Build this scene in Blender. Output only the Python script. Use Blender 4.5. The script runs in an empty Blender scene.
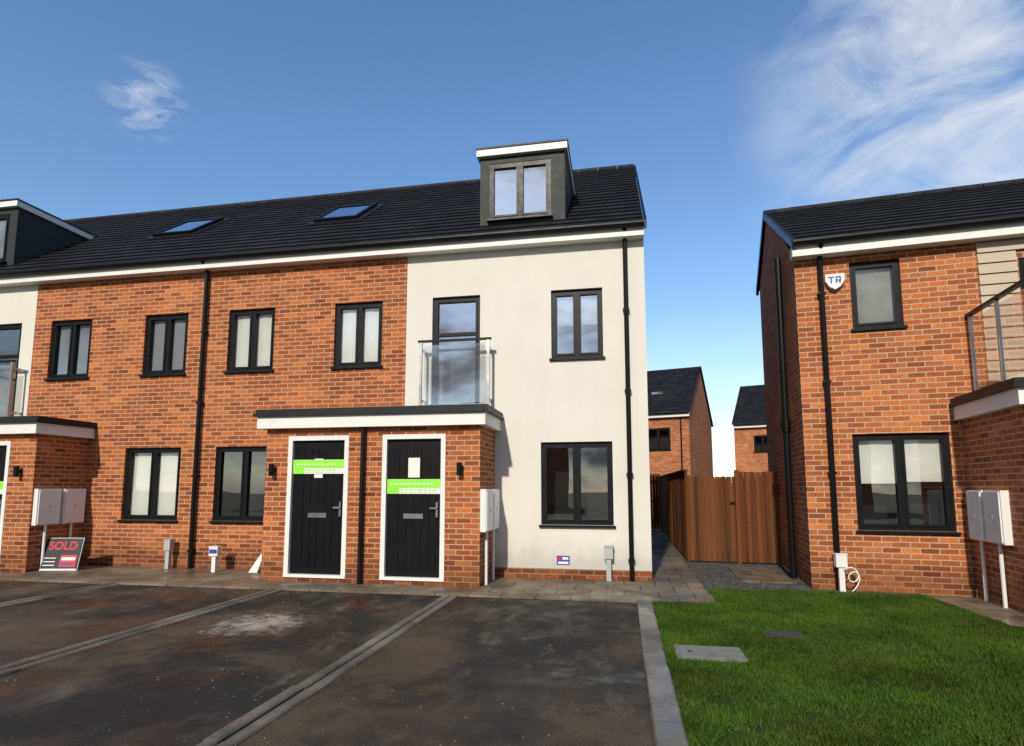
import bpy, math, random
import numpy as np
from mathutils import Vector, Matrix
random.seed(7); rng=np.random.default_rng(5)
S=bpy.context.scene
S.view_settings.view_transform='Standard'
try: S.view_settings.look='None'
except: pass
S.view_settings.exposure=0

# ---------------------------------------------------------------- materials
def newmat(n):
    m=bpy.data.materials.new(n); m.use_nodes=True
    nt=m.node_tree; b=nt.nodes['Principled BSDF']; return m,nt,b
def L(nt,a,b): nt.links.new(a,b)
def ramp(nt,src,stops):
    r=nt.nodes.new('ShaderNodeValToRGB'); L(nt,src,r.inputs[0])
    e=r.color_ramp.elements
    while len(e)<len(stops): e.new(.5)
    for i,(p,c) in enumerate(stops):
        e[i].position=p; e[i].color=(c,c,c,1) if isinstance(c,(int,float)) else (*c,1)
    return r.outputs[0]
def mix(nt,f,a,b,mode='MIX'):
    m=nt.nodes.new('ShaderNodeMix'); m.data_type='RGBA'; m.blend_type=mode
    for s,v in ((m.inputs[0],f),(m.inputs[6],a),(m.inputs[7],b)):
        if isinstance(v,bpy.types.NodeSocket): L(nt,v,s)
        elif isinstance(v,(int,float)): s.default_value=v
        else: s.default_value=(*v,1)
    return m.outputs[2]
def noise(nt,vec,scale,detail=4,rough=.55,dist=0):
    n=nt.nodes.new('ShaderNodeTexNoise'); n.inputs['Scale'].default_value=scale
    n.inputs['Detail'].default_value=detail; n.inputs['Roughness'].default_value=rough
    n.inputs['Distortion'].default_value=dist
    if vec is not None: L(nt,vec,n.inputs['Vector'])
    return n.outputs['Fac']
def mapping(nt,vec,scale=(1,1,1),loc=(0,0,0),rot=(0,0,0)):
    m=nt.nodes.new('ShaderNodeMapping'); m.inputs['Scale'].default_value=scale
    m.inputs['Location'].default_value=loc; m.inputs['Rotation'].default_value=rot
    L(nt,vec,m.inputs['Vector']); return m.outputs[0]
def bump(nt,b,h,strength=.5,dist=.01):
    n=nt.nodes.new('ShaderNodeBump'); n.inputs['Strength'].default_value=strength
    n.inputs['Distance'].default_value=dist; L(nt,h,n.inputs['Height']); L(nt,n.outputs[0],b.inputs['Normal'])
def tc(nt,o='UV'): return nt.nodes.new('ShaderNodeTexCoord').outputs[o]
def geo(nt): return nt.nodes.new('ShaderNodeNewGeometry').outputs['Position']

def plain(n,c,rough=.5,metal=0,var=.15,nscale=6,spec=.5):
    m,nt,b=newmat(n); p=geo(nt)
    f=noise(nt,p,nscale,4)
    d=tuple(x*(1-var) for x in c); e=tuple(min(1,x*(1+var)) for x in c)
    L(nt,mix(nt,f,d,e),b.inputs['Base Color'])
    b.inputs['Metallic'].default_value=metal; b.inputs['Specular IOR Level'].default_value=spec
    r=nt.nodes.new('ShaderNodeMapRange'); L(nt,f,r.inputs[0])
    r.inputs[3].default_value=max(0,rough-.12); r.inputs[4].default_value=min(1,rough+.12)
    L(nt,r.outputs[0],b.inputs['Roughness']); return m

def brickmat(n,c1,c2,mort):
    m,nt,b=newmat(n); uv=tc(nt); p=geo(nt)
    t=nt.nodes.new('ShaderNodeTexBrick'); L(nt,uv,t.inputs['Vector'])
    t.inputs['Scale'].default_value=1; t.inputs['Brick Width'].default_value=.225; t.inputs['Row Height'].default_value=.075
    t.inputs['Mortar Size'].default_value=.0078; t.inputs['Mortar Smooth'].default_value=.15; t.inputs['Bias'].default_value=-.05
    t.inputs['Color1'].default_value=(*c1,1); t.inputs['Color2'].default_value=(*c2,1); t.inputs['Mortar'].default_value=(*mort,1)
    def second(dx,dy,a,bb,bias):
        t2=nt.nodes.new('ShaderNodeTexBrick'); L(nt,mapping(nt,uv,loc=(.225*dx,.075*dy,0)),t2.inputs['Vector'])
        for k,v in (('Scale',1),('Brick Width',.225),('Row Height',.075),('Mortar Size',0),('Bias',bias)): t2.inputs[k].default_value=v
        t2.inputs['Color1'].default_value=(*a,1); t2.inputs['Color2'].default_value=(*bb,1); return t2.outputs['Color']
    c=mix(nt,1.0,t.outputs['Color'],second(14,22,(1.12,1.15,1.15),(.62,.52,.52),-.1),'MULTIPLY')
    c=mix(nt,1.0,c,second(-31,46,(1.08,1.05,.95),(.85,.92,1.15),0),'MULTIPLY')
    fine=noise(nt,p,45,4,.7)
    c=mix(nt,1.0,c,ramp(nt,fine,[(.3,.6),(.7,1.3)]),'MULTIPLY')
    big=noise(nt,p,.9,5,.6)
    c=mix(nt,1.0,c,ramp(nt,big,[(.3,.78),(.7,1.1)]),'MULTIPLY')
    mc=mix(nt,fine,tuple(v*.75 for v in mort),tuple(v*1.2 for v in mort))
    c=mix(nt,t.outputs['Fac'],c,mc)
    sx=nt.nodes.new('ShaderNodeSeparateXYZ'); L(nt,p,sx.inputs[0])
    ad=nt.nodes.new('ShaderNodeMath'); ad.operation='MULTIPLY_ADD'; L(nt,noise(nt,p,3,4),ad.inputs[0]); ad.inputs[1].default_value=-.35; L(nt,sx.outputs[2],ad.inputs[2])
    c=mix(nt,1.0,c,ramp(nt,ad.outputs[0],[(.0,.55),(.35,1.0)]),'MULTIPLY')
    L(nt,c,b.inputs['Base Color']); b.inputs['Roughness'].default_value=.85; b.inputs['Specular IOR Level'].default_value=.25
    iv=nt.nodes.new('ShaderNodeMath'); iv.operation='MULTIPLY_ADD'; L(nt,t.outputs['Fac'],iv.inputs[0]); iv.inputs[1].default_value=-1
    L(nt,fine,iv.inputs[2]); bump(nt,b,iv.outputs[0],.6,.006); return m
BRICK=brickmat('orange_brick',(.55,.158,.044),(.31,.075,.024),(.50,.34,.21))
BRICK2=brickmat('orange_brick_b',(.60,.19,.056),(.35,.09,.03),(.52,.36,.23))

def rendermat():
    m,nt,b=newmat('white_render'); p=geo(nt)
    c=mix(nt,noise(nt,p,.9,6,.6),(.67,.645,.59),(.75,.725,.67))
    c=mix(nt,1.0,c,ramp(nt,noise(nt,mapping(nt,p,scale=(3,3,.8)),1.2,6,.6),[(.3,.95),(.6,1.0)]),'MULTIPLY')
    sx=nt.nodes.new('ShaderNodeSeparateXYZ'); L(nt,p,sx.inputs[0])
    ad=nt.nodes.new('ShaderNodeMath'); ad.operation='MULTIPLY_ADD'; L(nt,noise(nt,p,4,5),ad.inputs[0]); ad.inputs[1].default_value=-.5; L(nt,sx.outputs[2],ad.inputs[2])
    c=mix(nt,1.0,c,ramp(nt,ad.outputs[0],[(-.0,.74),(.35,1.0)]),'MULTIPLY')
    L(nt,c,b.inputs['Base Color']); b.inputs['Roughness'].default_value=.9; b.inputs['Specular IOR Level'].default_value=.2
    bump(nt,b,noise(nt,p,160,3,.7),.35,.003); return m
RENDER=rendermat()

def tilemat():
    m,nt,b=newmat('slate_roof_tile'); uv=tc(nt); p=geo(nt)
    t=nt.nodes.new('ShaderNodeTexBrick'); L(nt,uv,t.inputs['Vector'])
    for k,v in (('Scale',1),('Brick Width',.33),('Row Height',.3),('Mortar Size',.008),('Mortar Smooth',.1),('Bias',0)): t.inputs[k].default_value=v
    t.inputs['Color1'].default_value=(.007,.008,.010,1); t.inputs['Color2'].default_value=(.018,.019,.023,1); t.inputs['Mortar'].default_value=(.002,.002,.003,1)
    c=mix(nt,1.0,t.outputs['Color'],ramp(nt,noise(nt,p,1.6,6,.65),[(.3,.6),(.7,1.5)]),'MULTIPLY')
    c=mix(nt,1.0,c,ramp(nt,noise(nt,p,25,3,.7),[(.3,.7),(.7,1.3)]),'MULTIPLY')
    L(nt,c,b.inputs['Base Color']); b.inputs['Roughness'].default_value=.7; b.inputs['Specular IOR Level'].default_value=.25
    iv=nt.nodes.new('ShaderNodeMath'); iv.operation='MULTIPLY'; L(nt,t.outputs['Fac'],iv.inputs[0]); iv.inputs[1].default_value=-1
    bump(nt,b,iv.outputs[0],.8,.01); return m
TILE=tilemat()
FRAME=plain('anthracite_upvc',(.006,.007,.009),.4,spec=.22)
BLACK=plain('black_plastic',(.004,.004,.005),.42,spec=.22)
DORM=plain('dark_grey_cladding',(.026,.031,.032),.6,spec=.3)
WHITE=plain('white_upvc',(.76,.76,.74),.35,var=.05)
FASC=plain('white_fascia',(.76,.76,.74),.5,var=.06)
STEEL=plain('brushed_steel',(.5,.51,.53),.3,1)
GREY=plain('grey_box',(.40,.41,.42),.5)
LEAD=plain('grp_roof',(.012,.014,.017),.5,spec=.3)
DARKROOM=plain('dark_interior',(.010,.010,.012),.9)
BLIND=plain('roller_blind',(.78,.76,.71),.8,var=.08)
BLINDG=plain('grey_blind',(.3,.31,.33),.8,var=.1)
CURT=plain('pale_wall_interior',(.2,.21,.23),.9,var=.3,nscale=2)
CLAD=plain('cream_cladding',(.46,.385,.29),.6,var=.07)
GREEN=plain('lime_film',(.28,.8,.06),.4,var=.1)
RED=plain('red_print',(.6,.02,.03),.5); BLUE=plain('blue_print',(.03,.06,.35),.5)
BLUEV=plain('blue_verge',(.012,.045,.10),.4)
NAVY=plain('navy_board',(.008,.009,.02),.4)

def glassmat(n,base=.16,tint=(.9,.93,.94),wav=.006,rough=.01):
    m=bpy.data.materials.new(n); m.use_nodes=True; nt=m.node_tree; nt.nodes.clear()
    o=nt.nodes.new('ShaderNodeOutputMaterial'); mx=nt.nodes.new('ShaderNodeMixShader')
    t=nt.nodes.new('ShaderNodeBsdfTransparent'); t.inputs[0].default_value=(*tint,1)
    g=nt.nodes.new('ShaderNodeBsdfGlossy'); g.inputs['Roughness'].default_value=rough; g.inputs[0].default_value=(.95,.97,1,1)
    f=nt.nodes.new('ShaderNodeFresnel'); f.inputs[0].default_value=1.5
    a=nt.nodes.new('ShaderNodeMath'); a.operation='ADD'; a.inputs[1].default_value=base; L(nt,f.outputs[0],a.inputs[0])
    bp=nt.nodes.new('ShaderNodeBump'); bp.inputs['Strength'].default_value=wav; bp.inputs['Distance'].default_value=.3
    L(nt,noise(nt,geo(nt),1.2,1),bp.inputs['Height']); L(nt,bp.outputs[0],g.inputs['Normal'])
    L(nt,a.outputs[0],mx.inputs[0]); L(nt,t.outputs[0],mx.inputs[1]); L(nt,g.outputs[0],mx.inputs[2]); L(nt,mx.outputs[0],o.inputs[0])
    return m
GLASS=glassmat('window_glass',.17)
GLASSU=glassmat('window_glass_coated',.5)
CLEAR=glassmat('balustrade_glass',.28,(.86,.9,.9))
SKYL=glassmat('rooflight_glass',.5,(.3,.35,.4))

def asphalt():
    m,nt,b=newmat('wet_asphalt'); p=geo(nt)
    fine=noise(nt,p,80,4,.8)
    base=ramp(nt,fine,[(.38,(.004,.004,.004)),(.56,(.018,.016,.014)),(.70,(.09,.082,.07))])
    big=noise(nt,p,.6,9,.68,.5)
    dust=mix(nt,ramp(nt,fine,[(.38,0.0),(.65,1.0)]),(.032,.021,.012),(.15,.108,.066))
    c=mix(nt,ramp(nt,big,[(.46,0.0),(.58,.95)]),base,dust)
    med=noise(nt,mapping(nt,p,scale=(2.2,.7,1),rot=(0,0,.15)),1.1,9,.72,.3)
    c=mix(nt,ramp(nt,med,[(.54,0.0),(.67,.65)]),c,(.15,.125,.092))
    wet=noise(nt,mapping(nt,p,loc=(3,1,0)),.9,8,.68)
    c=mix(nt,1.0,c,ramp(nt,wet,[(.40,.3),(.56,1.1)]),'MULTIPLY')
    d=nt.nodes.new('ShaderNodeVectorMath'); d.operation='DISTANCE'; L(nt,mapping(nt,p,scale=(1,.8,0),loc=(0,0,0)),d.inputs[0]); d.inputs[1].default_value=(-3.8,-2.75,0)
    mr=nt.nodes.new('ShaderNodeMapRange'); L(nt,d.outputs['Value'],mr.inputs[0]); mr.inputs[1].default_value=.1; mr.inputs[2].default_value=1.4; mr.inputs[3].default_value=.23; mr.inputs[4].default_value=-.1
    s=nt.nodes.new('ShaderNodeMath'); s.operation='ADD'; L(nt,mr.outputs[0],s.inputs[0]); L(nt,noise(nt,p,4,12,.95),s.inputs[1])
    c=mix(nt,ramp(nt,s.outputs[0],[(.65,0.0),(.75,.9)]),c,(.45,.43,.38))
    sp=noise(nt,p,26,2,.5)
    c=mix(nt,ramp(nt,sp,[(.76,0.0),(.79,.6)]),c,(.2,.185,.16))
    L(nt,c,b.inputs['Base Color']); b.inputs['Specular IOR Level'].default_value=.4
    L(nt,ramp(nt,wet,[(.38,.16),(.46,.5),(.58,.9)]),b.inputs['Roughness'])
    bs=mix(nt,1.0,fine,ramp(nt,wet,[(.38,.25),(.5,1.0)]),'MULTIPLY')
    bump(nt,b,bs,.8,.01); return m
ASPH=asphalt()
def slabmat(n,w,h,c1,c2,mort,ms=.008,off=.5):
    m,nt,b=newmat(n); p=geo(nt)
    t=nt.nodes.new('ShaderNodeTexBrick'); L(nt,p,t.inputs['Vector']); t.offset=off
    for k,v in (('Scale',1),('Brick Width',w),('Row Height',h),('Mortar Size',ms),('Mortar Smooth',.2),('Bias',0)): t.inputs[k].default_value=v
    t.inputs['Color1'].default_value=(*c1,1); t.inputs['Color2'].default_value=(*c2,1); t.inputs['Mortar'].default_value=(*mort,1)
    c=mix(nt,1.0,t.outputs['Color'],ramp(nt,noise(nt,p,1.4,8,.7),[(.32,.35),(.68,1.5)]),'MULTIPLY')
    c=mix(nt,1.0,c,ramp(nt,noise(nt,p,50,4,.7),[(.3,.7),(.7,1.25)]),'MULTIPLY')
    L(nt,c,b.inputs['Base Color']); L(nt,ramp(nt,noise(nt,p,1.1,5),[(.4,.3),(.6,.85)]),b.inputs['Roughness'])
    iv=nt.nodes.new('ShaderNodeMath'); iv.operation='MULTIPLY'; L(nt,t.outputs['Fac'],iv.inputs[0]); iv.inputs[1].default_value=-1
    bump(nt,b,iv.outputs[0],.7,.008); return m
SLAB=slabmat('paving_slab',.45,.45,(.14,.112,.075),(.19,.157,.112),(.03,.025,.018))
EDGE=slabmat('concrete_edging',50,.915,(.12,.107,.087),(.155,.14,.115),(.05,.045,.04),.004,0)
KERB=slabmat('concrete_kerb',50,.915,(.15,.138,.115),(.19,.175,.15),(.05,.045,.04),.004,0)
def gravel():
    m,nt,b=newmat('gravel'); p=geo(nt)
    v=nt.nodes.new('ShaderNodeTexVoronoi'); v.inputs['Scale'].default_value=38; L(nt,p,v.inputs['Vector'])
    bw=nt.nodes.new('ShaderNodeRGBToBW'); L(nt,v.outputs['Color'],bw.inputs[0])
    L(nt,ramp(nt,bw.outputs[0],[(.2,(.02,.02,.022)),(.6,(.1,.1,.1)),(.9,(.25,.24,.22))]),b.inputs['Base Color'])
    b.inputs['Roughness'].default_value=.8
    iv=nt.nodes.new('ShaderNodeMath'); iv.operation='MULTIPLY'; L(nt,v.outputs['Distance'],iv.inputs[0]); iv.inputs[1].default_value=-1
    bump(nt,b,iv.outputs[0],1,.03); return m
GRAV=gravel()
def earth():
    m,nt,b=newmat('ground_earth_and_grass'); p=geo(nt)
    c=mix(nt,ramp(nt,noise(nt,p,.3,8,.6),[(.4,0.0),(.6,1.0)]),(.05,.085,.02),(.09,.075,.05))
    L(nt,mix(nt,1.0,c,ramp(nt,noise(nt,p,14,5,.7),[(.3,.6),(.7,1.3)]),'MULTIPLY'),b.inputs['Base Color']); b.inputs['Roughness'].default_value=.95; return m
EARTH=earth()
def lawnmat(n,k):
    m,nt,b=newmat(n); p=geo(nt)
    c=mix(nt,noise(nt,p,90,3,.7),(.020*k,.058*k,.003*k),(.085*k,.165*k,.010*k))
    c=mix(nt,ramp(nt,noise(nt,p,1.6,6,.7),[(.42,0.0),(.66,.6)]),c,(.105*k,.135*k,.014*k))
    c=mix(nt,1.0,c,ramp(nt,noise(nt,p,1.1,6,.7),[(.35,.42),(.65,1.1)]),'MULTIPLY')
    L(nt,c,b.inputs['Base Color']); b.inputs['Roughness'].default_value=.7
    b.inputs['Specular IOR Level'].default_value=.2; return m
LAWN=lawnmat('lawn_turf',.5); BLADE=lawnmat('grass_blade',1.0)
def woodmat():
    m,nt,b=newmat('stained_fence_timber_shaded'); p=geo(nt)
    g=noise(nt,mapping(nt,p,scale=(30,30,1.2)),1,6,.65)
    bd=noise(nt,mapping(nt,p,scale=(9,9,.02)),1,1)
    c=mix(nt,g,(.07,.024,.008),(.19,.07,.022))  # timber tones darkened overall: shade on the fence is put into the colour
    c=mix(nt,1.0,c,ramp(nt,bd,[(.35,.5),(.65,1.25)]),'MULTIPLY')
    L(nt,c,b.inputs['Base Color']); b.inputs['Roughness'].default_value=.85; b.inputs['Specular IOR Level'].default_value=.2; bump(nt,b,g,.4,.004); return m
WOOD=woodmat()

# ---------------------------------------------------------------- builder
class B:
    def __init__(s,name,loc=(0,0,0),rot=0,local=False):
        e=bpy.data.objects.new(name,None); S.collection.objects.link(e)
        e.location=loc; e.rotation_euler=(0,0,rot); e.empty_display_size=.3
        s.e=e; s.ofs=Vector((0,0,0)) if local else Vector(loc); s.parts={}
    def P(s,part):
        return s.parts.setdefault(part,dict(v=[],f=[],m=[],fm=[],uv=[],sm=[]))
    def face(s,part,mat,pts,uvs=None,smooth=False):
        p=s.P(part)
        if mat not in p['m']: p['m'].append(mat)
        i=len(p['v']); pts=[Vector(q) for q in pts]
        p['v']+= [tuple(q-s.ofs) for q in pts]; p['f'].append(tuple(range(i,i+len(pts)))); p['fm'].append(p['m'].index(mat)); p['sm'].append(smooth)
        if uvs is None:
            n=(pts[1]-pts[0]).cross(pts[2]-pts[0]); ax=max(range(3),key=lambda k:abs(n[k]))
            a,b={0:(1,2),1:(0,2),2:(0,1)}[ax]; uvs=[(q[a],q[b]) for q in pts]
        p['uv']+=uvs
    def box(s,part,mat,x0,x1,y0,y1,z0,z1):
        F=[[(x0,y0,z0),(x1,y0,z0),(x1,y0,z1),(x0,y0,z1)],[(x1,y1,z0),(x0,y1,z0),(x0,y1,z1),(x1,y1,z1)],
           [(x0,y1,z0),(x0,y0,z0),(x0,y0,z1),(x0,y1,z1)],[(x1,y0,z0),(x1,y1,z0),(x1,y1,z1),(x1,y0,z1)],
           [(x0,y0,z1),(x1,y0,z1),(x1,y1,z1),(x0,y1,z1)],[(x0,y1,z0),(x1,y1,z0),(x1,y0,z0),(x0,y0,z0)]]
        for f in F: s.face(part,mat,f)
    def cyl(s,part,mat,p0,p1,r,n=12):
        p0=Vector(p0);p1=Vector(p1);d=(p1-p0).normalized(); a=d.orthogonal().normalized(); b=d.cross(a)
        R=[a*math.cos(2*math.pi*i/n)*r+b*math.sin(2*math.pi*i/n)*r for i in range(n)]
        for i in range(n):
            j=(i+1)%n; s.face(part,mat,[p0+R[i],p0+R[j],p1+R[j],p1+R[i]],smooth=True)
        s.face(part,mat,[p1+q for q in R]); s.face(part,mat,[p0+q for q in reversed(R)])
    def wall(s,part,mat,x0,x1,z0,z1,y,holes,rev=.13,revmat=None):
        xs=sorted({x0,x1}|{h[0] for h in holes}|{h[1] for h in holes}); zs=sorted({z0,z1}|{h[2] for h in holes}|{h[3] for h in holes})
        xs=[x for x in xs if x0-1e-6<=x<=x1+1e-6]; zs=[z for z in zs if z0-1e-6<=z<=z1+1e-6]
        for i in range(len(xs)-1):
            for j in range(len(zs)-1):
                cx=(xs[i]+xs[i+1])/2; cz=(zs[j]+zs[j+1])/2
                if any(h[0]<cx<h[1] and h[2]<cz<h[3] for h in holes): continue
                s.face(part,mat,[(xs[i],y,zs[j]),(xs[i+1],y,zs[j]),(xs[i+1],y,zs[j+1]),(xs[i],y,zs[j+1])])
        rm=revmat or mat
        for a,b,c,d in holes:
            s.face(part,rm,[(a,y,c),(a,y,d),(a,y+rev,d),(a,y+rev,c)]); s.face(part,rm,[(b,y,c),(b,y+rev,c),(b,y+rev,d),(b,y,d)])
            s.face(part,rm,[(a,y,d),(b,y,d),(b,y+rev,d),(a,y+rev,d)]); s.face(part,rm,[(a,y,c),(a,y+rev,c),(b,y+rev,c),(b,y,c)])
    def window(s,x0,x1,z0,z1,y,mull=1,blind=None,bfrac=1.0,sill=True,fr=.055,back=DARKROOM,sashes=(0,1),trans=None,glass=None):
        glass=glass or GLASS
        ya,yb=y+.05,y+.12; w='window_frame'
        s.box(w,FRAME,x0,x1,ya,yb,z0,z0+fr); s.box(w,FRAME,x0,x1,ya,yb,z1-fr,z1)
        s.box(w,FRAME,x0,x0+fr,ya,yb,z0+fr,z1-fr); s.box(w,FRAME,x1-fr,x1,ya,yb,z0+fr,z1-fr)
        n=mull+1; iw=(x1-x0-2*fr-mull*fr)/n
        for k in range(n):
            a=x0+fr+k*(iw+fr); b=a+iw
            if k<mull: s.box(w,FRAME,b,b+fr,ya,yb,z0+fr,z1-fr)
            t=.032; yy=ya-.012
            if k in sashes:
                s.box(w,FRAME,a,b,yy,yb-.01,z0+fr,z0+fr+t); s.box(w,FRAME,a,b,yy,yb-.01,z1-fr-t,z1-fr)
                s.box(w,FRAME,a,a+t,yy,yb-.01,z0+fr+t,z1-fr-t); s.box(w,FRAME,b-t,b,yy,yb-.01,z0+fr+t,z1-fr-t)
            tl=(k*.5-.3)*.006
            s.face('window_glass',glass,[(a,ya+.03+tl,z0+fr),(b,ya+.03-tl,z0+fr),(b,ya+.034-tl,z1-fr),(a,ya+.034+tl,z1-fr)])
            if blind:
                zb=z1-fr-(z1-z0-2*fr)*(bfrac if not isinstance(bfrac,tuple) else bfrac[k])
                nn=5
                for q in range(nn):
                    u0=a+(b-a)*q/nn; u1=a+(b-a)*(q+1)/nn; o0=.006*math.sin(q*1.9+k); o1=.006*math.sin((q+1)*1.9+k)
                    s.face('window_blind',blind,[(u0,y+.125+o0,zb),(u1,y+.125+o1,zb),(u1,y+.125+o1,z1),(u0,y+.125+o0,z1)])
        if trans: s.box(w,FRAME,x0+fr,x1-fr,ya-.005,yb-.005,trans,trans+fr)
        s.box('room_interior',back,x0-.1,x1+.1,y+.6,y+.62,z0-.1,z1+.1)
        s.face('room_interior',back,[(x0-.1,y+.135,z0-.05),(x1+.1,y+.135,z0-.05),(x1+.1,y+.6,z0-.05),(x0-.1,y+.6,z0-.05)])
        if sill: s.box('window_sill',FRAME,x0-.03,x1+.03,y-.045,y+.05,z0-.035,z0-.001)
    def roof(s,x0,x1,y0,z0,y1,z1,g=.27,lift=.026,part='roof_tiles'):
        Ls=math.hypot(y1-y0,z1-z0); n=max(1,round(Ls/g)); d=Vector((0,(y1-y0)/Ls,(z1-z0)/Ls)); nn=Vector((0,-d.z,d.y))
        if nn.z<0: nn=-nn
        o=Vector((0,y0,z0))
        for i in range(n):
            a=o+d*(Ls*i/n)+nn*lift; b=o+d*(Ls*(i+1)/n)+nn*.002; r=o+d*(Ls*i/n)
            X=Vector((1,0,0)); v0,v1=i*.3,(i+1)*.3
            s.face(part,TILE,[a+X*x0,a+X*x1,b+X*x1,b+X*x0],[(x0,v0),(x1,v0),(x1,v1),(x0,v1)])
            s.face(part,TILE,[r+X*x0,r+X*x1,a+X*x1,a+X*x0],[(x0,v0),(x1,v0),(x1,v0),(x0,v0)])
    def finish(s):
        for name,p in s.parts.items():
            me=bpy.data.meshes.new(name); me.from_pydata(p['v'],[],p['f'])
            for m in p['m']: me.materials.append(m)
            me.polygons.foreach_set('material_index',p['fm']); me.polygons.foreach_set('use_smooth',p['sm'])
            uv=me.uv_layers.new(name='UVMap'); uv.data.foreach_set('uv',[c for u in p['uv'] for c in u])
            o=bpy.data.objects.new(name,me); S.collection.objects.link(o); o.parent=s.e
            me.update()
        return s.e

def single(name,mat,pts,thick=0,z=None):
    me=bpy.data.meshes.new(name); n=len(pts); v=[(x,y,z) for x,y in pts]; f=[tuple(range(n))]
    if thick:
        v+=[(x,y,z-thick) for x,y in pts]; f+=[(i,n+i,n+(i+1)%n,(i+1)%n) for i in range(n)]
    me.from_pydata(v,[],f); me.materials.append(mat); o=bpy.data.objects.new(name,me); S.collection.objects.link(o); return o

# ---------------------------------------------------------------- terrace
EY,EZ,RY,RZ=-.22,5.56,4.0,8.85; SL=(RZ-EZ)/(RY-EY)
W1=(3.48,4.62); G1=(.83,2.13)
def eaves(b,x0,x1,ey=EY,ez=EZ):
    b.box('fascia',FASC,x0,x1,ey+.03,-.001,ez-.19,ez-.045)
    b.cyl('gutter',BLACK,(x0,ey-.03,ez-.02),(x1,ey-.03,ez-.02),.05,10)
def body(b,x0,x1,mat,holes,plinth=False):
    if plinth:
        b.wall('front_wall',mat,x0,x1,.16,EZ-.1,0,holes,revmat=mat); b.box('brick_plinth',BRICK,x0,x1,.008,.1,-.1,.16)
    else: b.wall('front_wall',mat,x0,x1,-.1,EZ-.1,0,holes)
    b.face('rear_wall',BRICK,[(x1,8,-.1),(x0,8,-.1),(x0,8,EZ),(x1,8,EZ)])
    b.roof(x0,x1,EY,EZ,RY,RZ); b.roof(x0,x1,8.22,EZ,RY,RZ)
    k=x0
    while k<x1-.01:
        b.cyl('ridge_tiles',TILE,(k+.005,RY,RZ-.0),(min(k+.44,x1),RY,RZ-.0),.075,10); k+=.45
    eaves(b,x0,x1)
def downpipe(b,x,y,z0,z1,part='downpipe'):
    b.cyl(part,BLACK,(x,y-.07,z0),(x,y-.07,z1),.036,10)
    z=z0+.3
    while z<z1: b.box(part,BLACK,x-.05,x+.05,y-.1,y-.0,z,z+.035); z+=1.3
    b.cyl(part,BLACK,(x,y-.07,z1),(x,y-.23,z1+.15),.036,8)
def dormer(b,x0,x1,w0,w1):
    y=.2; b.wall('dormer',DORM,x0,x1,5.6,7.15,y,[(w0,w1,6.0,7.03)],rev=.06)
    b.box('dormer',DORM,x0,x0+.05,y+.002,2.4,5.6,7.15); b.box('dormer',DORM,x1-.05,x1,y+.002,2.4,5.6,7.15)
    b.box('dormer_fascia',FASC,x0-.05,x1+.05,y-.08,2.3,7.15,7.27); b.box('dormer_roof',LEAD,x0-.065,x1+.065,y-.095,2.35,7.271,7.30)
    b.window(w0,w1,6.0,7.03,y-.04,1,BLINDG,1,sill=True,glass=GLASSU)
    b.box('dormer_flashing',LEAD,x0-.04,x1+.04,y-.12,y+.0,5.74,5.80)
def rooflight(b,x0,x1,y0,y1):
    z=lambda y:EZ+(y-EY)*SL
    d=Vector((0,1,SL)).normalized(); n=Vector((0,-d.z,d.y))
    def slab(a,bb,c,dd,h0,h1,mat,part):
        p=[Vector((a,c,z(c))),Vector((bb,c,z(c))),Vector((bb,dd,z(dd))),Vector((a,dd,z(dd)))]
        lo=[q+n*h0 for q in p]; hi=[q+n*h1 for q in p]
        b.face(part,mat,hi)
        for i in range(4): b.face(part,mat,[lo[i],lo[(i+1)%4],hi[(i+1)%4],hi[i]])
    slab(x0-.12,x1+.12,y0-.1,y1+.1,0,.036,LEAD,'rooflight_flashing')
    t=.06
    slab(x0,x1,y0,y0+t,.03,.1,FRAME,'rooflight_frame'); slab(x0,x1,y1-t,y1,.03,.1,FRAME,'rooflight_frame')
    slab(x0,x0+t,y0+t,y1-t,.03,.1,FRAME,'rooflight_frame'); slab(x1-t,x1,y0+t,y1-t,.03,.1,FRAME,'rooflight_frame')
    slab(x0+t,x1-t,y0+t,y1-t,.04,.08,SKYL,'rooflight_glass')
def juliet(b,x0,x1,z0=2.7,z1=3.78,y=-.25):
    for x in (x0,x1):
        b.box('juliet_balcony_posts',STEEL,x-.02,x+.02,y-.02,y+.02,z0,z1)
        b.box('juliet_balcony_posts',STEEL,x-.015,x+.015,y+.02,0,z0+.1,z0+.14); b.box('juliet_balcony_posts',STEEL,x-.015,x+.015,y+.02,0,z1-.14,z1-.1)
    b.box('juliet_balcony_rail',FRAME,x0-.05,x1+.05,y-.025,y+.025,z1+.001,z1+.035)
    b.face('juliet_balcony_glass',CLEAR,[(x0+.05,y,z0+.05),(x1-.05,y,z0+.05),(x1-.05,y,z1-.05),(x0+.05,y,z1-.05)])
    b.box('juliet_balcony_rail',STEEL,x0+.021,x1-.021,y-.012,y+.012,z0+.02,z0+.045)
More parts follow.
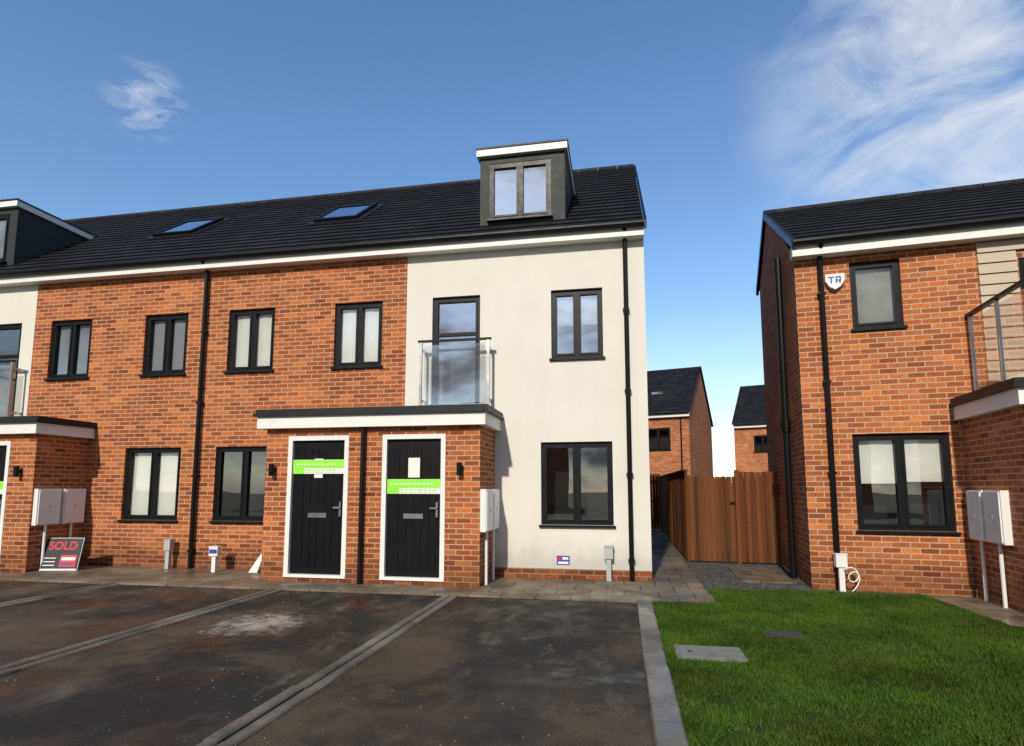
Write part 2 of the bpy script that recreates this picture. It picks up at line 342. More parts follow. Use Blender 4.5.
def door(b,x0,x1,z1,y,banner_z,small=False):
    f=.07; z0=.12
    b.box('door_frame',WHITE,x0,x0+f,y-.012,y+.1,z0,z1); b.box('door_frame',WHITE,x1-f,x1,y-.012,y+.1,z0,z1)
    b.box('door_frame',WHITE,x0+f,x1-f,y-.012,y+.1,z1-f,z1); b.box('door_threshold',WHITE,x0,x1,y-.02,y+.1,0.075,z0-.001)
    b.box('door_step',BRICK,x0+.001,x1-.001,y+.004,y+.1,-.03,.074)
    a,c=x0+f,x1-f; yy=y+.045
    b.box('door_leaf',BLACK,a+.004,c-.004,yy,yy+.05,z0+.01,z1-f-.004)
    n=6
    for i in range(n):
        u0=a+.07+(c-a-.14)*i/n; u1=a+.07+(c-a-.14)*(i+1)/n
        b.box('door_leaf',BLACK,u0+.006,u1-.006,yy-.009,yy-.0005,z0+.12,z1-f-.12)
    m=(a+c)/2; hw=.07 if small else .09
    b.box('door_window',FRAME,m-hw-.02,m+hw+.02,yy-.02,yy-.0092,1.53,1.88); b.box('door_window',BLIND,m-hw,m+hw,yy-.023,yy-.0202,1.56,1.85)
    b.box('letterbox',STEEL,m-.15,m+.15,yy-.025,yy-.0092,1.0-.04,1.0+.03)
    b.box('door_handle',STEEL,c-.075,c-.045,yy-.03,yy-.0005,.98,1.2); b.box('door_handle',STEEL,c-.16,c-.05,yy-.06,yy-.045,1.1,1.125)
    H=.215
    b.box('door_banner',WHITE,a+.01,c-.01,yy-.032,yy-.0292,banner_z,banner_z+H)
    b.box('door_banner',GREEN,a+.01,c-.01,yy-.034,yy-.0322,banner_z+.085,banner_z+H-.002)
    b.box('door_banner',GREEN,a+.01,a+.2,yy-.034,yy-.0322,banner_z+.002,banner_z+.084)
    x=a+.22
    while x<c-.12:
        w=random.uniform(.03,.08)
        b.box('door_banner',GREEN,x,x+w,yy-.034,yy-.0322,banner_z+.05,banner_z+.064); b.box('door_banner',GREEN,x,x+w*.8,yy-.034,yy-.0322,banner_z+.02,banner_z+.031); x+=w+.025
    x=a+.07
    while x<c-.15:
        w=random.uniform(.02,.06); b.box('door_banner',WHITE,x,x+w,yy-.036,yy-.0342,banner_z+.135,banner_z+.155); x+=w+.02
def meterbox(b,x,y0,y1,z0=.78,z1=1.39,sgn=1,t=.085):
    xa,xb=(x,x+t) if sgn>0 else (x-t,x)
    b.box('meter_boxes',WHITE,xa,xb,y0,y1,z0,z1)
    xc,xd=(xb,xb+.015) if sgn>0 else (xa-.015,xa)
    b.box('meter_boxes',WHITE,xc+.0005*sgn,xd+.0005*sgn,y0+.02,y1-.02,z0+.02,z1-.02)
    xl=(xa+xb)/2; ym=(y0+y1)/2
    b.box('meter_boxes',GREY,xc-.005 if sgn<0 else xd+.0006,xc-.0006 if sgn<0 else xd+.005,ym-.012,ym+.012,(z0+z1)/2-.02,(z0+z1)/2+.02)
    b.cyl('meter_box_conduit',WHITE,(xl,ym,0),(xl,ym,z0),.022,8)
def walllight(b,x,y,z):
    b.cyl('wall_light',BLACK,(x,y-.08,z-.09),(x,y-.08,z+.09),.04,12); b.box('wall_light',BLACK,x-.03,x+.03,y-.05,y,z-.03,z+.03)
def porch(b,x0,x1,d0,d1,left,right,y=-1.0,banner=1.2,small=False):
    b.wall('porch_wall',BRICK,x0,x1,-.05,2.315,y,[(d0,d1,-.05,2.2)],rev=.1)
    if right: b.face('porch_wall',BRICK,[(x1,y,-.05),(x1,0,-.05),(x1,0,2.315),(x1,y,2.315)])
    if left: b.face('porch_wall',BRICK,[(x0,0,-.05),(x0,y,-.05),(x0,y,2.315),(x0,0,2.315)])
    ox0=x0-(.1 if left else 0); ox1=x1+(.1 if right else 0)
    b.box('canopy_fascia',FASC,ox0,ox1,y-.12,-.001,2.316,2.5)
    b.box('canopy_roof',LEAD,ox0-(.05 if left else 0),ox1+(.05 if right else 0),y-.17,-.001,2.501,2.545)
    b.box('canopy_roof',LEAD,ox0-(.03 if left else 0),ox1+(.03 if right else 0),y-.13,-.001,2.5455,2.61)
    door(b,d0,d1,2.2,y,banner,small)

XR,XA,XB,XC,XD=.42,-3.56,-7.41,-11.2,-15.1
b=B('white_rendered_end_terrace_house',(XA,0,0))
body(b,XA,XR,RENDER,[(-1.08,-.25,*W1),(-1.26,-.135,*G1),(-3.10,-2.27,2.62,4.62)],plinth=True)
b.window(-1.08,-.25,*W1,0,1,BLIND,(.5,.5),glass=GLASSU); b.window(-1.26,-.135,*G1,0,1); b.window(-3.10,-2.27,2.62,4.62,0,0,None,sill=False,trans=3.95,back=CURT,sashes=(0,),glass=GLASSU)
juliet(b,-3.2,-2.07)
dormer(b,-2.33,-.85,-2.17,-1.09)
b.face('gable_wall',BRICK,[(XR,0,-.1),(XR,8,-.1),(XR,8,EZ),(XR,RY,RZ-.05),(XR,0,EZ-.12)])
for (ya,za,yb_,zb) in ((EY,EZ,RY,RZ),(8.22,EZ,RY,RZ)):
    b.face('verge',BLACK,[(XR+.045,ya,za-.11),(XR+.045,yb_,zb-.11),(XR+.045,yb_,zb+.05),(XR+.045,ya,za+.05)])
    b.face('verge',BLACK,[(XR,ya,za+.05),(XR+.045,ya,za+.05),(XR+.045,yb_,zb+.05),(XR,yb_,zb+.05)])
    b.face('verge',BLACK,[(XR,ya,za-.11),(XR,ya,za+.05),(XR+.045,ya,za+.05),(XR+.045,ya,za-.11)])
downpipe(b,.12,0,0,EZ-.18)
porch(b,-3.72,-2.01,-3.51,-2.53,False,True,banner=1.32)
meterbox(b,-2.01,-.99,-.54); meterbox(b,-2.01,-.51,-.08)
walllight(b,-2.3,-1.0,1.68)
b.box('safety_notice',BLUE,-1.02,-.82,-.006,0,.22,.36); b.box('safety_notice',RED,-1.0,-.95,-.009,-.0062,.29,.345); b.box('safety_notice',WHITE,-.93,-.84,-.0095,-.0062,.30,.34); b.box('safety_notice',WHITE,-1.0,-.84,-.0095,-.0062,.235,.27)
b.finish()
b=B('brick_terraced_house',(XB,0,0))
body(b,XB,XA,BRICK,[(-6.96,-6.04,*W1),(-4.885,-3.996,*W1),(-7.08,-5.95,*G1)])
b.window(-6.96,-6.04,*W1,0,1,BLIND,1); b.window(-4.885,-3.996,*W1,0,1,BLIND,(1,.97)); b.window(-7.08,-5.95,*G1,0,1)
rooflight(b,-6.15,-5.2,1.4,2.4); downpipe(b,XB+.0,0,0,EZ-.18)
porch(b,-5.43,-3.721,-5.05,-4.05,True,False,banner=1.62,small=True)
b.cyl('porch_downpipe',BLACK,(-3.8,-1.06,0),(-3.8,-1.06,2.5),.035,10)
walllight(b,-5.28,-1.0,1.68)
b.finish()
b=B('brick_terraced_house',(XC,0,0))
body(b,XC,XB,BRICK,[(-8.71,-7.80,*W1),(-10.81,-9.88,*W1),(-8.94,-7.78,*G1)])
b.window(-8.71,-7.80,*W1,0,1,BLINDG,1); b.window(-10.81,-9.88,*W1,0,1,CURT,1); b.window(-8.94,-7.78,*G1,0,1,BLIND,(1,.98))
rooflight(b,-9.97,-9.02,1.4,2.4)
porch(b,-11.45,-9.73,-11.2,-10.25,False,True,banner=1.3)
meterbox(b,-9.73,-.97,-.55); meterbox(b,-9.73,-.49,-.07); walllight(b,-10.0,-1.0,1.68)
b.finish()
b=B('white_rendered_terrace_house',(XD,0,0))
body(b,XD,XC,RENDER,[(-12.35,-11.5,2.62,4.62),(-14.3,-13.4,*W1)],plinth=True)
b.window(-12.35,-11.5,2.62,4.62,0,0,None,sill=False,trans=3.95,sashes=(0,)); b.window(-14.3,-13.4,*W1,0)
juliet(b,-12.5,-11.33); dormer(b,-13.6,-12.11,-13.35,-12.3)
porch(b,-13.2,-11.451,-12.9,-11.9,True,False)
b.finish()
b=B('brick_terraced_house',(XD-4,0,0)); body(b,XD-4,XD,BRICK,[(-17.8,-16.8,*W1),(-17.8,-16.6,*G1)]); b.window(-17.8,-16.8,*W1,0); b.window(-17.8,-16.6,*G1,0)
b.face('gable_wall',BRICK,[(XD-4,0,-.1),(XD-4,8,-.1),(XD-4,8,EZ),(XD-4,RY,RZ-.05),(XD-4,0,EZ-.12)]); b.finish()

# ---------------------------------------------------------------- right detached house (local frame)
rot=-math.radians(6.15)
b=B('brick_detached_house',(2.59,-.21,0),rot,local=True)
W=7.0; D=4.1; ez=4.98; rz=6.72; ry=2.62; ez2=5.72
b.wall('front_wall',BRICK2,0,W,-.1,ez-.1,0,[(.72,1.36,3.67,4.66),(.62,1.79,.825,2.16),(2.75,3.9,2.66,4.5)])
b.window(.72,1.36,3.67,4.66,0,0,BLIND,1,sashes=(0,),glass=GLASSU); b.window(.62,1.79,.825,2.16,0,1,BLIND,(.52,.5)); b.window(2.75,3.9,2.66,4.5,-.03,1,sill=False)
for x in (0,W): b.face('gable_wall',BRICK2,[(x,0,-.1),(x,D,-.1),(x,D,ez2),(x,ry,rz-.05),(x,0,ez-.12)])
b.face('rear_wall',BRICK2,[(0,D,-.1),(W,D,-.1),(W,D,ez2),(0,D,ez2)])
b.roof(-.05,W+.05,-.22,ez,ry,rz); b.roof(-.05,W+.05,D+.2,ez2,ry,rz)
k=-.05
while k<W: b.cyl('ridge_tiles',TILE,(k+.005,ry,rz),(k+.44,ry,rz),.07,10); k+=.45
for ya,za in ((-.22,ez),(D+.2,ez2)):
    b.face('verge',BLUEV,[(-.055,ya,za-.1),(-.055,ry,rz-.1),(-.055,ry,rz+.04),(-.055,ya,za+.04)])
    b.face('verge',BLACK,[(-.055,ya,za+.04),(-.055,ry,rz+.04),(-.0,ry,rz+.04),(-.0,ya,za+.04)])
    b.face('verge',BLACK,[(-.055,ya,za-.1),(-.055,ry,rz-.1),(-.0,ry,rz-.1),(-.0,ya,za-.1)])
b.box('fascia',FASC,-.05,W,-.19,-.001,ez-.21,ez-.045); b.cyl('gutter',BLACK,(-.05,-.25,ez-.02),(W,-.25,ez-.02),.05,10)
downpipe(b,.33,0,0,ez-.2)
b.cyl('soil_pipe',BLACK,(-.08,1.0,0),(-.08,1.0,5.2),.05,12); b.cyl('soil_pipe',BLACK,(-.08,1.0,2.3),(-.08,1.0,2.5),.07,12)
# alarm box: shield shape with blue lettering bars
sh=[(-.125,.09),(.125,.09),(.125,-.01),(.07,-.10),(0,-.14),(-.07,-.10),(-.125,-.01)]
fr_=[(.51+u,-.08,4.40+v) for u,v in sh]; bk_=[(.51+u,0,4.40+v) for u,v in sh]
b.face('alarm_box',WHITE,fr_)
for i in range(7): b.face('alarm_box',WHITE,[fr_[i],fr_[(i+1)%7],bk_[(i+1)%7],bk_[i]])
for u0,u1,v0,v1 in ((-.09,-.01,.03,.05),(-.06,-.04,-.05,.03),(.01,.03,-.05,.05),(.03,.08,.03,.05),(.06,.08,.0,.03),(.03,.08,-.015,.0),(.05,.075,-.05,-.015)):
    b.box('alarm_box',BLUE,.51+u0,.51+u1,-.083,-.0805,4.40+v0,4.40+v1)
z=2.66
while z<ez-.22:
    for xa,xb in ((2.28,2.72),(3.93,6.9)) if z<4.5 else ((2.28,6.9),):
        z2=min(z+.145,ez-.2)
        b.face('cladding',CLAD,[(xa,-.045,z),(xb,-.045,z),(xb,-.022,z2),(xa,-.022,z2)]); b.face('cladding',CLAD,[(xa,-.0,z),(xb,-.0,z),(xb,-.045,z),(xa,-.045,z)])
        b.face('cladding',CLAD,[(xa,0,z),(xa,-.045,z),(xa,-.022,z2),(xa,0,z2)])
    z+=.15
py=-1.55; px0,px1=1.96,5.6
b.wall('porch_wall',BRICK2,px0,px1,-.05,2.315,py,[(3.0,4.0,-.05,2.2)],rev=.1)
b.face('porch_wall',BRICK2,[(px0,0,-.05),(px0,py,-.05),(px0,py,2.315),(px0,0,2.315)]); b.face('porch_wall',BRICK2,[(px1,0,-.05),(px1,py,-.05),(px1,py,2.315),(px1,0,2.315)])
b.box('canopy_fascia',FASC,px0-.1,px1+.1,py-.1,-.001,2.316,2.5); b.box('canopy_roof',LEAD,px0-.15,px1+.15,py-.15,-.001,2.501,2.545); b.box('canopy_roof',LEAD,px0-.13,px1+.13,py-.11,-.001,2.5455,2.61)
door(b,3.0,4.0,2.2,py,1.3)
bx=px0+.15
for yy in (-.08,-.8,-1.5): b.box('balcony_posts',STEEL,bx-.018,bx+.018,yy-.02,yy+.02,2.61,3.72)
for xx in (2.9,3.7,4.5,5.4): b.box('balcony_posts',STEEL,xx-.02,xx+.02,-1.52,-1.48,2.61,3.72)
b.box('balcony_handrail',FRAME,bx-.03,bx+.03,-1.53,-.0,3.721,3.765); b.box('balcony_handrail',FRAME,bx+.0305,5.45,-1.53,-1.47,3.721,3.765)
for y0,y1 in ((-.11,-.77),(-.83,-1.47)): b.face('balcony_glass',CLEAR,[(bx,y0,2.72),(bx,y1,2.72),(bx,y1,3.66),(bx,y0,3.66)])
for x0,x1 in ((bx+.05,2.87),(2.93,3.67),(3.73,4.47),(4.53,5.37)): b.face('balcony_glass',CLEAR,[(x0,-1.5,2.72),(x1,-1.5,2.72),(x1,-1.5,3.66),(x0,-1.5,3.66)])
meterbox(b,px0,-.55,-.15,sgn=-1,z0=.75,z1=1.38); meterbox(b,px0,-1.02,-.6,sgn=-1,z0=.75,z1=1.38)
b.finish()

# ---------------------------------------------------------------- background houses
def simple_house(name,loc,rotd,w,d,ez,rz,wins,mat=BRICK):
    b=B(name,(loc[0],loc[1],0),math.radians(rotd),local=True)
    b.wall('front_wall',mat,-w,0,-.1,ez,0,[q[:4] for q in wins])
    for q in wins: b.window(*q[:4],0,1,q[4] if len(q)>4 else None,1)
    for x in (-w,0): b.face('gable_wall',mat,[(x,0,-.1),(x,d,-.1),(x,d,ez),(x,d/2,rz-.05),(x,0,ez)])
    b.face('rear_wall',mat,[(-w,d,-.1),(0,d,-.1),(0,d,ez),(-w,d,ez)])
    b.roof(-w-.1,.1,-.25,ez,d/2,rz); b.roof(-w-.1,.1,d+.25,ez,d/2,rz)
    b.box('fascia',FASC,-w,0.05,-.2,-.001,ez-.22,ez-.03); b.cyl('gutter',BLACK,(-w,-.26,ez-.02),(0.05,-.26,ez-.02),.06,8)
    b.cyl('downpipe',BLACK,(-.4,-.07,0),(-.4,-.07,ez-.2),.04,8)
    return b
b=simple_house('brick_house',(3.4,21.4),-16,9,8,5.2,8.3,[(-2.2,-.95,3.3,4.45),(-5,-3.8,3.3,4.45),(-4,-2.6,.9,2.1)])
b.box('rooflight',SKYL,-2.2,-1.6,1.5,2.3,6.45,6.6); b.finish()
b=simple_house('brick_house',(13.9,25.9),-19,7.5,8,5.2,8.2,[(-6.4,-5.4,3.5,4.5),(-4,-2.8,3.5,4.5),(-6.4,-5.2,.9,2.1)],BRICK2); b.finish()
for i,x in enumerate((-26,-13,0,14)):
    b=simple_house('brick_house',(x,-34),180,9,8,5.2,8.4,[(-2.4,-1.2,3.3,4.4,BLIND),(-6.5,-5.3,3.3,4.4),(-6.8,-5.2,.9,2.1),(-2.4,-1.2,.9,2.1)]); b.finish()

# ---------------------------------------------------------------- fence
def fence(name,p0,p1,h,cap=True):
    p0=Vector((*p0,0));p1=Vector((*p1,0)); Ld=(p1-p0).length; ang=math.atan2(p1.y-p0.y,p1.x-p0.x)
    b=B(name,(p0.x,p0.y,0),ang,local=True); x=0
    while x<Ld-.02:
        w=min(.098,Ld-x); dz=random.uniform(-.008,.008); o=random.uniform(-.006,.006)
        b.box('boards',WOOD,x,x+w-.008,-.012+o,.006+o,.03,h+dz); x+=w+.002
    if cap: b.box('capping_rail',WOOD,-.01,Ld+.01,-.04,.04,h+.01,h+.045)
    for zz in (.3,h*.5,h-.25): b.box('rails',WOOD,0,Ld,.013,.06,zz,zz+.08)
    x=0
    while x<=Ld+.01: b.box('posts',WOOD,x-.045,x+.045,.062,.15,0,h+.03); x+=1.8
    b.finish(); return b
fence('timber_gate',(1.25,2.55),(2.10,2.49),1.62,cap=False)
fence('timber_fence',(2.16,2.44),(2.92,2.4),1.7,cap=False)
fence('timber_fence',(1.22,11.0),(1.22,2.6),1.72)
fence('timber_fence',(-1,11.05),(1.25,11.05),1.8)
fence('timber_fence',(1.3,16),(9,16),1.75)
b=B('gate_post',(2.13,2.42,0)); b.box('post',WOOD,2.09,2.155,2.40,2.475,0,1.74); b.box('latch',BLACK,2.0,2.085,2.455,2.47,1.1,1.14); b.finish()

# ---------------------------------------------------------------- ground
single('ground',EARTH,[(-400,-400),(400,-400),(400,600),(-400,600)],z=-.02)
single('parking_bays',ASPH,[(-16,-8.2),(.16,-8.2),(.16,-1.6),(-16,-1.6)],z=-.012)
single('road',ASPH,[(-60,-16),(60,-16),(60,-8.2),(-60,-8.2)],z=-.015)
single('pavement',SLAB,[(-20,-1.6),(1.12,-1.6),(1.12,-1.0),(.43,-1.0),(.43,0),(-20,0)],thick=.05,z=.012)
single('garden_path',SLAB,[(.43,-1.0),(1.12,-1.0),(1.12,11),(.43,11)],thick=.05,z=.006)
single('gravel',GRAV,[(1.12,-.62),(2.6,-.4),(2.95,2.6),(1.12,2.6)],z=-.004)
single('stepping_slab',SLAB,[(1.75,.3),(2.5,.25),(2.55,1.9),(1.8,1.95)],thick=.04,z=.012)
single('paved_path',SLAB,[(3.9,-2.25),(10,-2.25),(10,-.9),(3.9,-.55)],thick=.05,z=.006)
single('gravel',GRAV,[(2.55,-.44),(3.9,-.62),(3.9,-.3),(2.6,-.18)],z=.003)
def strip(name,x0,x1,y0,y1,z=.012,mat=None):
    """concrete edging run as individual lengths with rounded arrises"""
    mat=mat or EDGE
    b=B(name,((x0+x1)/2,y1,0)); y=y1
    while y>y0+.01:
        ya=max(y-.905,y0); dz=random.uniform(-.003,.003); dx=random.uniform(-.005,.005); c=.012
        xa,xb,zt=x0+dx,x1+dx,z+dz
        prof=[(xa,-.04),(xa,zt-c),(xa+c,zt),(xb-c,zt),(xb,zt-c),(xb,-.04)]
        for i in range(5):
            p,q=prof[i],prof[i+1]; b.face('edging_lengths',mat,[(p[0],ya,p[1]),(p[0],y,p[1]),(q[0],y,q[1]),(q[0],ya,q[1])])
        b.face('edging_lengths',mat,[(p_[0],ya,p_[1]) for p_ in prof]); b.face('edging_lengths',mat,[(p_[0],y,p_[1]) for p_ in prof])
        y=ya-.008
    b.finish()
strip('kerb',.15,.33,-8.2,-1.61,.035,KERB)
for xc in (-2.24,-4.77,-7.41,-9.9):
    strip('bay_divider',xc-.10,xc-.008,-8.2,-1.61,.012); strip('bay_divider',xc+.008,xc+.10,-8.2,-1.61,.006)
poly=[(.34,-9),(10,-9),(10,-2.3),(3.85,-2.3),(3.85,-.62),(2.6,-.43),(1.13,-.63),(1.13,-1.62),(.34,-1.62)]
single('lawn',LAWN,poly,z=.006)
def inpoly(x,y):
    ins=np.zeros(len(x),bool); j=len(poly)-1
    for i in range(len(poly)):
        xi,yi=poly[i]; xj,yj=poly[j]
        c=((yi>y)!=(yj>y))&(x<(xj-xi)*(y-yi)/(yj-yi+1e-12)+xi); ins^=c; j=i
    return ins
n=330000
x=rng.uniform(.32,6.5,n); y=rng.uniform(-6.8,-.4,n)
k=inpoly(x+rng.normal(0,.014,n),y+rng.normal(0,.018,n))
for cx,cy,hx,hy in ((.70,-3.87,.27,.20),(1.5,-3.07,.18,.13)):
    k&=~((abs(x-cx)<hx)&(abs(y-cy)<hy))
bare=np.sin(x*5.3+1.7*np.sin(y*4.1))*np.sin(y*6.1+1.3*np.sin(x*3.7))
k&=(rng.uniform(0,1,n)>np.clip((bare-.45)*1.6,0,.85))
x=x[k];y=y[k];n=len(x)
a=rng.uniform(0,2*math.pi,n); cl=np.sin(x*3.1+np.sin(y*2.3)*2)*np.cos(y*2.7+x)*.5+.5
cl2=np.clip(np.sin(x*17+3*np.sin(y*9))*np.sin(y*19+2*np.sin(x*11)),0,1)
h=rng.uniform(.014,.040,n)*(.6+.7*cl+.7*cl2); w=rng.uniform(.003,.006,n); ln=rng.uniform(.0,.035,n); la=rng.uniform(0,2*math.pi,n)
V=np.zeros((n,3,3)); V[:,0]=np.stack([x-np.cos(a)*w,y-np.sin(a)*w,np.full(n,.004)],1); V[:,1]=np.stack([x+np.cos(a)*w,y+np.sin(a)*w,np.full(n,.004)],1)
V[:,2]=np.stack([x+np.cos(la)*ln,y+np.sin(la)*ln,.006+h],1)
def trimesh(name,V,mat):
    n=len(V); me=bpy.data.meshes.new(name); me.vertices.add(n*3); me.vertices.foreach_set('co',V.reshape(-1)); me.loops.add(n*3); me.loops.foreach_set('vertex_index',np.arange(n*3,dtype=np.int32))
    me.polygons.add(n); me.polygons.foreach_set('loop_start',np.arange(0,n*3,3,dtype=np.int32)); me.polygons.foreach_set('loop_total',np.full(n,3,dtype=np.int32)); me.materials.append(mat); me.update(calc_edges=True)
    o=bpy.data.objects.new(name,me); S.collection.objects.link(o)
trimesh('lawn_grass',V,BLADE)
CH=plain('grit',(.16,.14,.11),.9,var=.5,nscale=30)
ns=1100; sx=rng.uniform(-11,.1,ns); sy=-1.65-rng.uniform(0,1,ns)**1.3*5; sr=rng.uniform(.002,.009,ns)
T=[]
for i in range(ns):
    c=np.array([sx[i],sy[i],-.012]); th=rng.uniform(0,6.28); q=[c+sr[i]*np.array([math.cos(th+k*2.09)*rng.uniform(.7,1.3),math.sin(th+k*2.09)*rng.uniform(.7,1.3),0.0]) for k in range(3)]
    t=c+np.array([rng.uniform(-.3,.3)*sr[i],rng.uniform(-.3,.3)*sr[i],sr[i]*.9])
    for k in range(3): T.append([q[k],q[(k+1)%3],t])
trimesh('grit',np.array(T),CH)

# ---------------------------------------------------------------- small objects
CONC=plain('concrete_cover',(.18,.18,.16),.8,var=.5,nscale=12); IRON=plain('cast_iron',(.05,.045,.035),.6,var=.3,nscale=20)
b=B('manhole_cover',(.70,-3.87,0)); b.box('frame',CONC,.42,.98,-4.08,-3.66,0,.022); b.box('cover',CONC,.46,.94,-4.04,-3.70,.0221,.028); b.box('key_slot',BLACK,.52,.56,-3.9,-3.86,.0281,.029); b.finish()
b=B('manhole_cover',(1.5,-3.07,0)); b.box('frame',IRON,1.32,1.68,-3.2,-2.94,0,.018); b.box('cover',IRON,1.35,1.65,-3.17,-2.97,.0181,.023); b.finish()
def post(name,x,y,h,w=.11,mat=WHITE,label=None):
    b=B(name,(x,y,0)); b.box('stem',mat,x-.035,x+.035,y-.03,y+.03,0,h*.7)
    b.box('head',mat,x-w/2,x+w/2,y-.05,y+.05,h*.66,h); b.box('lid',mat,x-w/2-.008,x+w/2+.008,y-.058,y+.058,h+.0005,h+.015)
    if label: b.box('label',label,x-w/2+.01,x+w/2-.01,y-.055,y-.0505,h*.76,h*.92)
    b.finish()
post('service_box',-.22,-.1,.52,.13,GREY); post('utility_post',-7.78,-.15,.5,.12,GREY)
post('utility_post',-6.72,-.35,.42,.16,WHITE,BLUE)
post('utility_post',2.93,-.36,.5,.14,WHITE)
def hose():
    cu=bpy.data.curves.new('hose','CURVE'); cu.dimensions='3D'; cu.bevel_depth=.008; sp=cu.splines.new('NURBS')
    pts=[(2.95,-.42,.3),(3.02,-.45,.36),(3.12,-.45,.28),(3.1,-.46,.16),(3.0,-.46,.14),(2.98,-.46,.24),(3.08,-.46,.3),(3.14,-.46,.2),(3.06,-.47,.05),(3.0,-.5,.02)]
    sp.points.add(len(pts)-1)
    for i,p in enumerate(pts): sp.points[i].co=(*p,1)
    sp.use_endpoint_u=True; sp.order_u=3
    o=bpy.data.objects.new('white_hose',cu); cu.materials.append(WHITE); S.collection.objects.link(o)
hose()
b=B('white_board',(-6.0,-.2,0)); b.face('panel',WHITE,[(-6.12,-.3,.012),(-5.96,-.3,.012),(-5.98,-.04,.42)]); b.face('panel_back',WHITE,[(-6.12,-.285,.012),(-5.98,-.025,.42),(-5.96,-.285,.012)]); b.finish()
b=B('sold_sign',(-9.38,-.75,0),0,local=True)
b.e.rotation_euler=(math.radians(-14),0,math.radians(12))
b.box('board',NAVY,-.3,.3,0,.012,.02,.56); b.box('board_edge',WHITE,-.31,.31,.0125,.02,.01,.57)
b.box('band',RED,.0,.27,-.004,-.0005,.08,.28); b.box('print',WHITE,.02,.25,-.007,-.0042,.19,.24); b.box('print',BLUE,.02,.22,-.007,-.0042,.11,.15)
for i in range(3): b.box('print',WHITE,-.27,-.08,-.004,-.0005,.1+i*.06,.115+i*.06)
b.box('print',WHITE,-.3,.3,-.004,-.0005,.02,.05)
e=b.finish()
tx=bpy.data.curves.new('sold_text','FONT'); tx.body='SOLD'; tx.size=.19; tx.align_x='CENTER'; tx.extrude=.001; tx.offset=.004
o=bpy.data.objects.new('sold_text',tx); tx.materials.append(RED); S.collection.objects.link(o); o.parent=e; o.rotation_euler=(math.radians(90),0,0); o.location=(0,-.003,.37)

# ---------------------------------------------------------------- world
w=bpy.data.worlds.new('World'); S.world=w; w.use_nodes=True; nt=w.node_tree; nt.nodes.clear()
out=nt.nodes.new('ShaderNodeOutputWorld'); bg=nt.nodes.new('ShaderNodeBackground'); bg.inputs[1].default_value=.12
sky=nt.nodes.new('ShaderNodeTexSky'); sky.sky_type='NISHITA'; sky.sun_disc=False
sun_el=33; sv=Vector((-.12,-1)).normalized(); sky.sun_elevation=math.radians(sun_el); sky.sun_rotation=math.atan2(sv.x,sv.y)
sky.air_density=1.15; sky.dust_density=.2; sky.ozone_density=2.5
hs=nt.nodes.new('ShaderNodeHueSaturation'); hs.inputs['Hue'].default_value=.504; hs.inputs['Saturation'].default_value=1.14; hs.inputs['Value'].default_value=1.5; L(nt,sky.outputs[0],hs.inputs['Color'])
d=nt.nodes.new('ShaderNodeTexCoord').outputs['Generated']
def dot(v,lo,hi):
    n=nt.nodes.new('ShaderNodeVectorMath'); n.operation='DOT_PRODUCT'; L(nt,d,n.inputs[0]); n.inputs[1].default_value=Vector(v).normalized()
    m=nt.nodes.new('ShaderNodeMapRange'); m.interpolation_type='SMOOTHSTEP'; L(nt,n.outputs['Value'],m.inputs[0]); m.inputs[1].default_value=lo; m.inputs[2].default_value=hi; return m.outputs[0]
def mul(a,b,op='MULTIPLY'):
    n=nt.nodes.new('ShaderNodeMath'); n.operation=op
    for s,v in ((n.inputs[0],a),(n.inputs[1],b)):
        if isinstance(v,(int,float)): s.default_value=v
        else: L(nt,v,s)
    return n.outputs[0]
wis=noise(nt,mapping(nt,d,scale=(2.6,2.6,5.2),rot=(.3,.5,.4)),2.2,8,.60,.45)
A=mul(ramp(nt,wis,[(.40,0.0),(.66,.9)]),dot((.50,.70,.46),.925,.992))
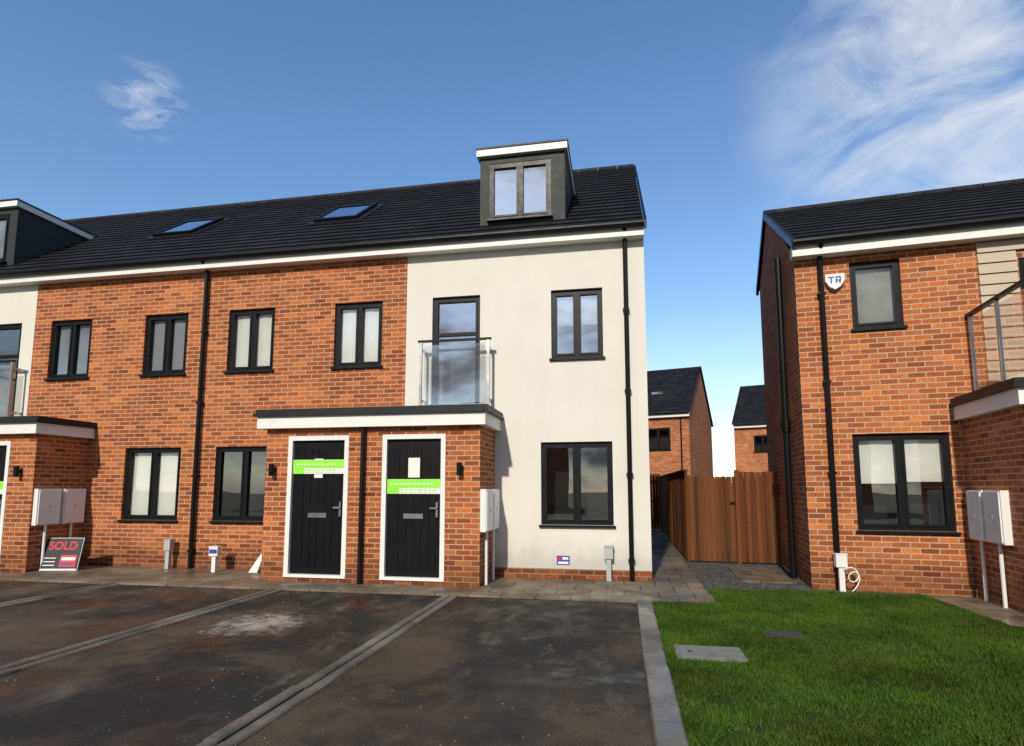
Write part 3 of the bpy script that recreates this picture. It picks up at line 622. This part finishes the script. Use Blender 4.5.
A2=mul(ramp(nt,noise(nt,mapping(nt,d,scale=(3,3,9),rot=(.2,.9,.2)),6,6,.6,.5),[(.46,0.0),(.72,.6)]),dot((-.607,.618,.505),.9984,.9999))
sz=nt.nodes.new('ShaderNodeSeparateXYZ'); L(nt,d,sz.inputs[0])
low=nt.nodes.new('ShaderNodeMapRange'); low.interpolation_type='SMOOTHSTEP'; L(nt,sz.outputs[2],low.inputs[0]); low.inputs[1].default_value=.30; low.inputs[2].default_value=.02; low.inputs[3].default_value=0; low.inputs[4].default_value=1
nb=noise(nt,mapping(nt,d,scale=(1.5,1.5,3.5)),1.7,6,.6)
A3=mul(ramp(nt,nb,[(.35,.1),(.6,.8)]),low.outputs[0])
beh=nt.nodes.new('ShaderNodeMapRange'); L(nt,sz.outputs[1],beh.inputs[0]); beh.inputs[1].default_value=.0; beh.inputs[2].default_value=-.35
A4=mul(ramp(nt,nb,[(.38,0.0),(.55,1.0)]),beh.outputs[0])
T=mul(mul(A,A2,'MAXIMUM'),A3,'MAXIMUM')
c1=mix(nt,T,hs.outputs[0],(6.6,6.8,7.2))
shade=ramp(nt,nb,[(.46,(.72,.74,.8)),(.62,(.1,.11,.135))])
shade=mix(nt,1.0,shade,(7.0,7.0,7.0),'MULTIPLY')
c2=mix(nt,A4,c1,shade)
L(nt,c2,bg.inputs[0]); L(nt,bg.outputs[0],out.inputs[0])

sd=bpy.data.lights.new('sun','SUN'); sd.energy=4.0; sd.angle=math.radians(1.5); sd.color=(1,.91,.76)
so=bpy.data.objects.new('sun',sd); S.collection.objects.link(so)
dirv=Vector((sv.x*math.cos(math.radians(sun_el)),sv.y*math.cos(math.radians(sun_el)),math.sin(math.radians(sun_el))))
so.rotation_euler=dirv.to_track_quat('Z','Y').to_euler(); so.location=(5,-20,20)

cam=bpy.data.cameras.new('camera'); co=bpy.data.objects.new('camera',cam); S.collection.objects.link(co)
cam.sensor_width=36; cam.lens=586/1024*36; cam.shift_y=49/1024; cam.clip_end=2000; cam.clip_start=.05
co.location=(0,-9.26,1.42); co.rotation_euler=(math.radians(96.33),0,math.radians(10.57))
S.camera=co
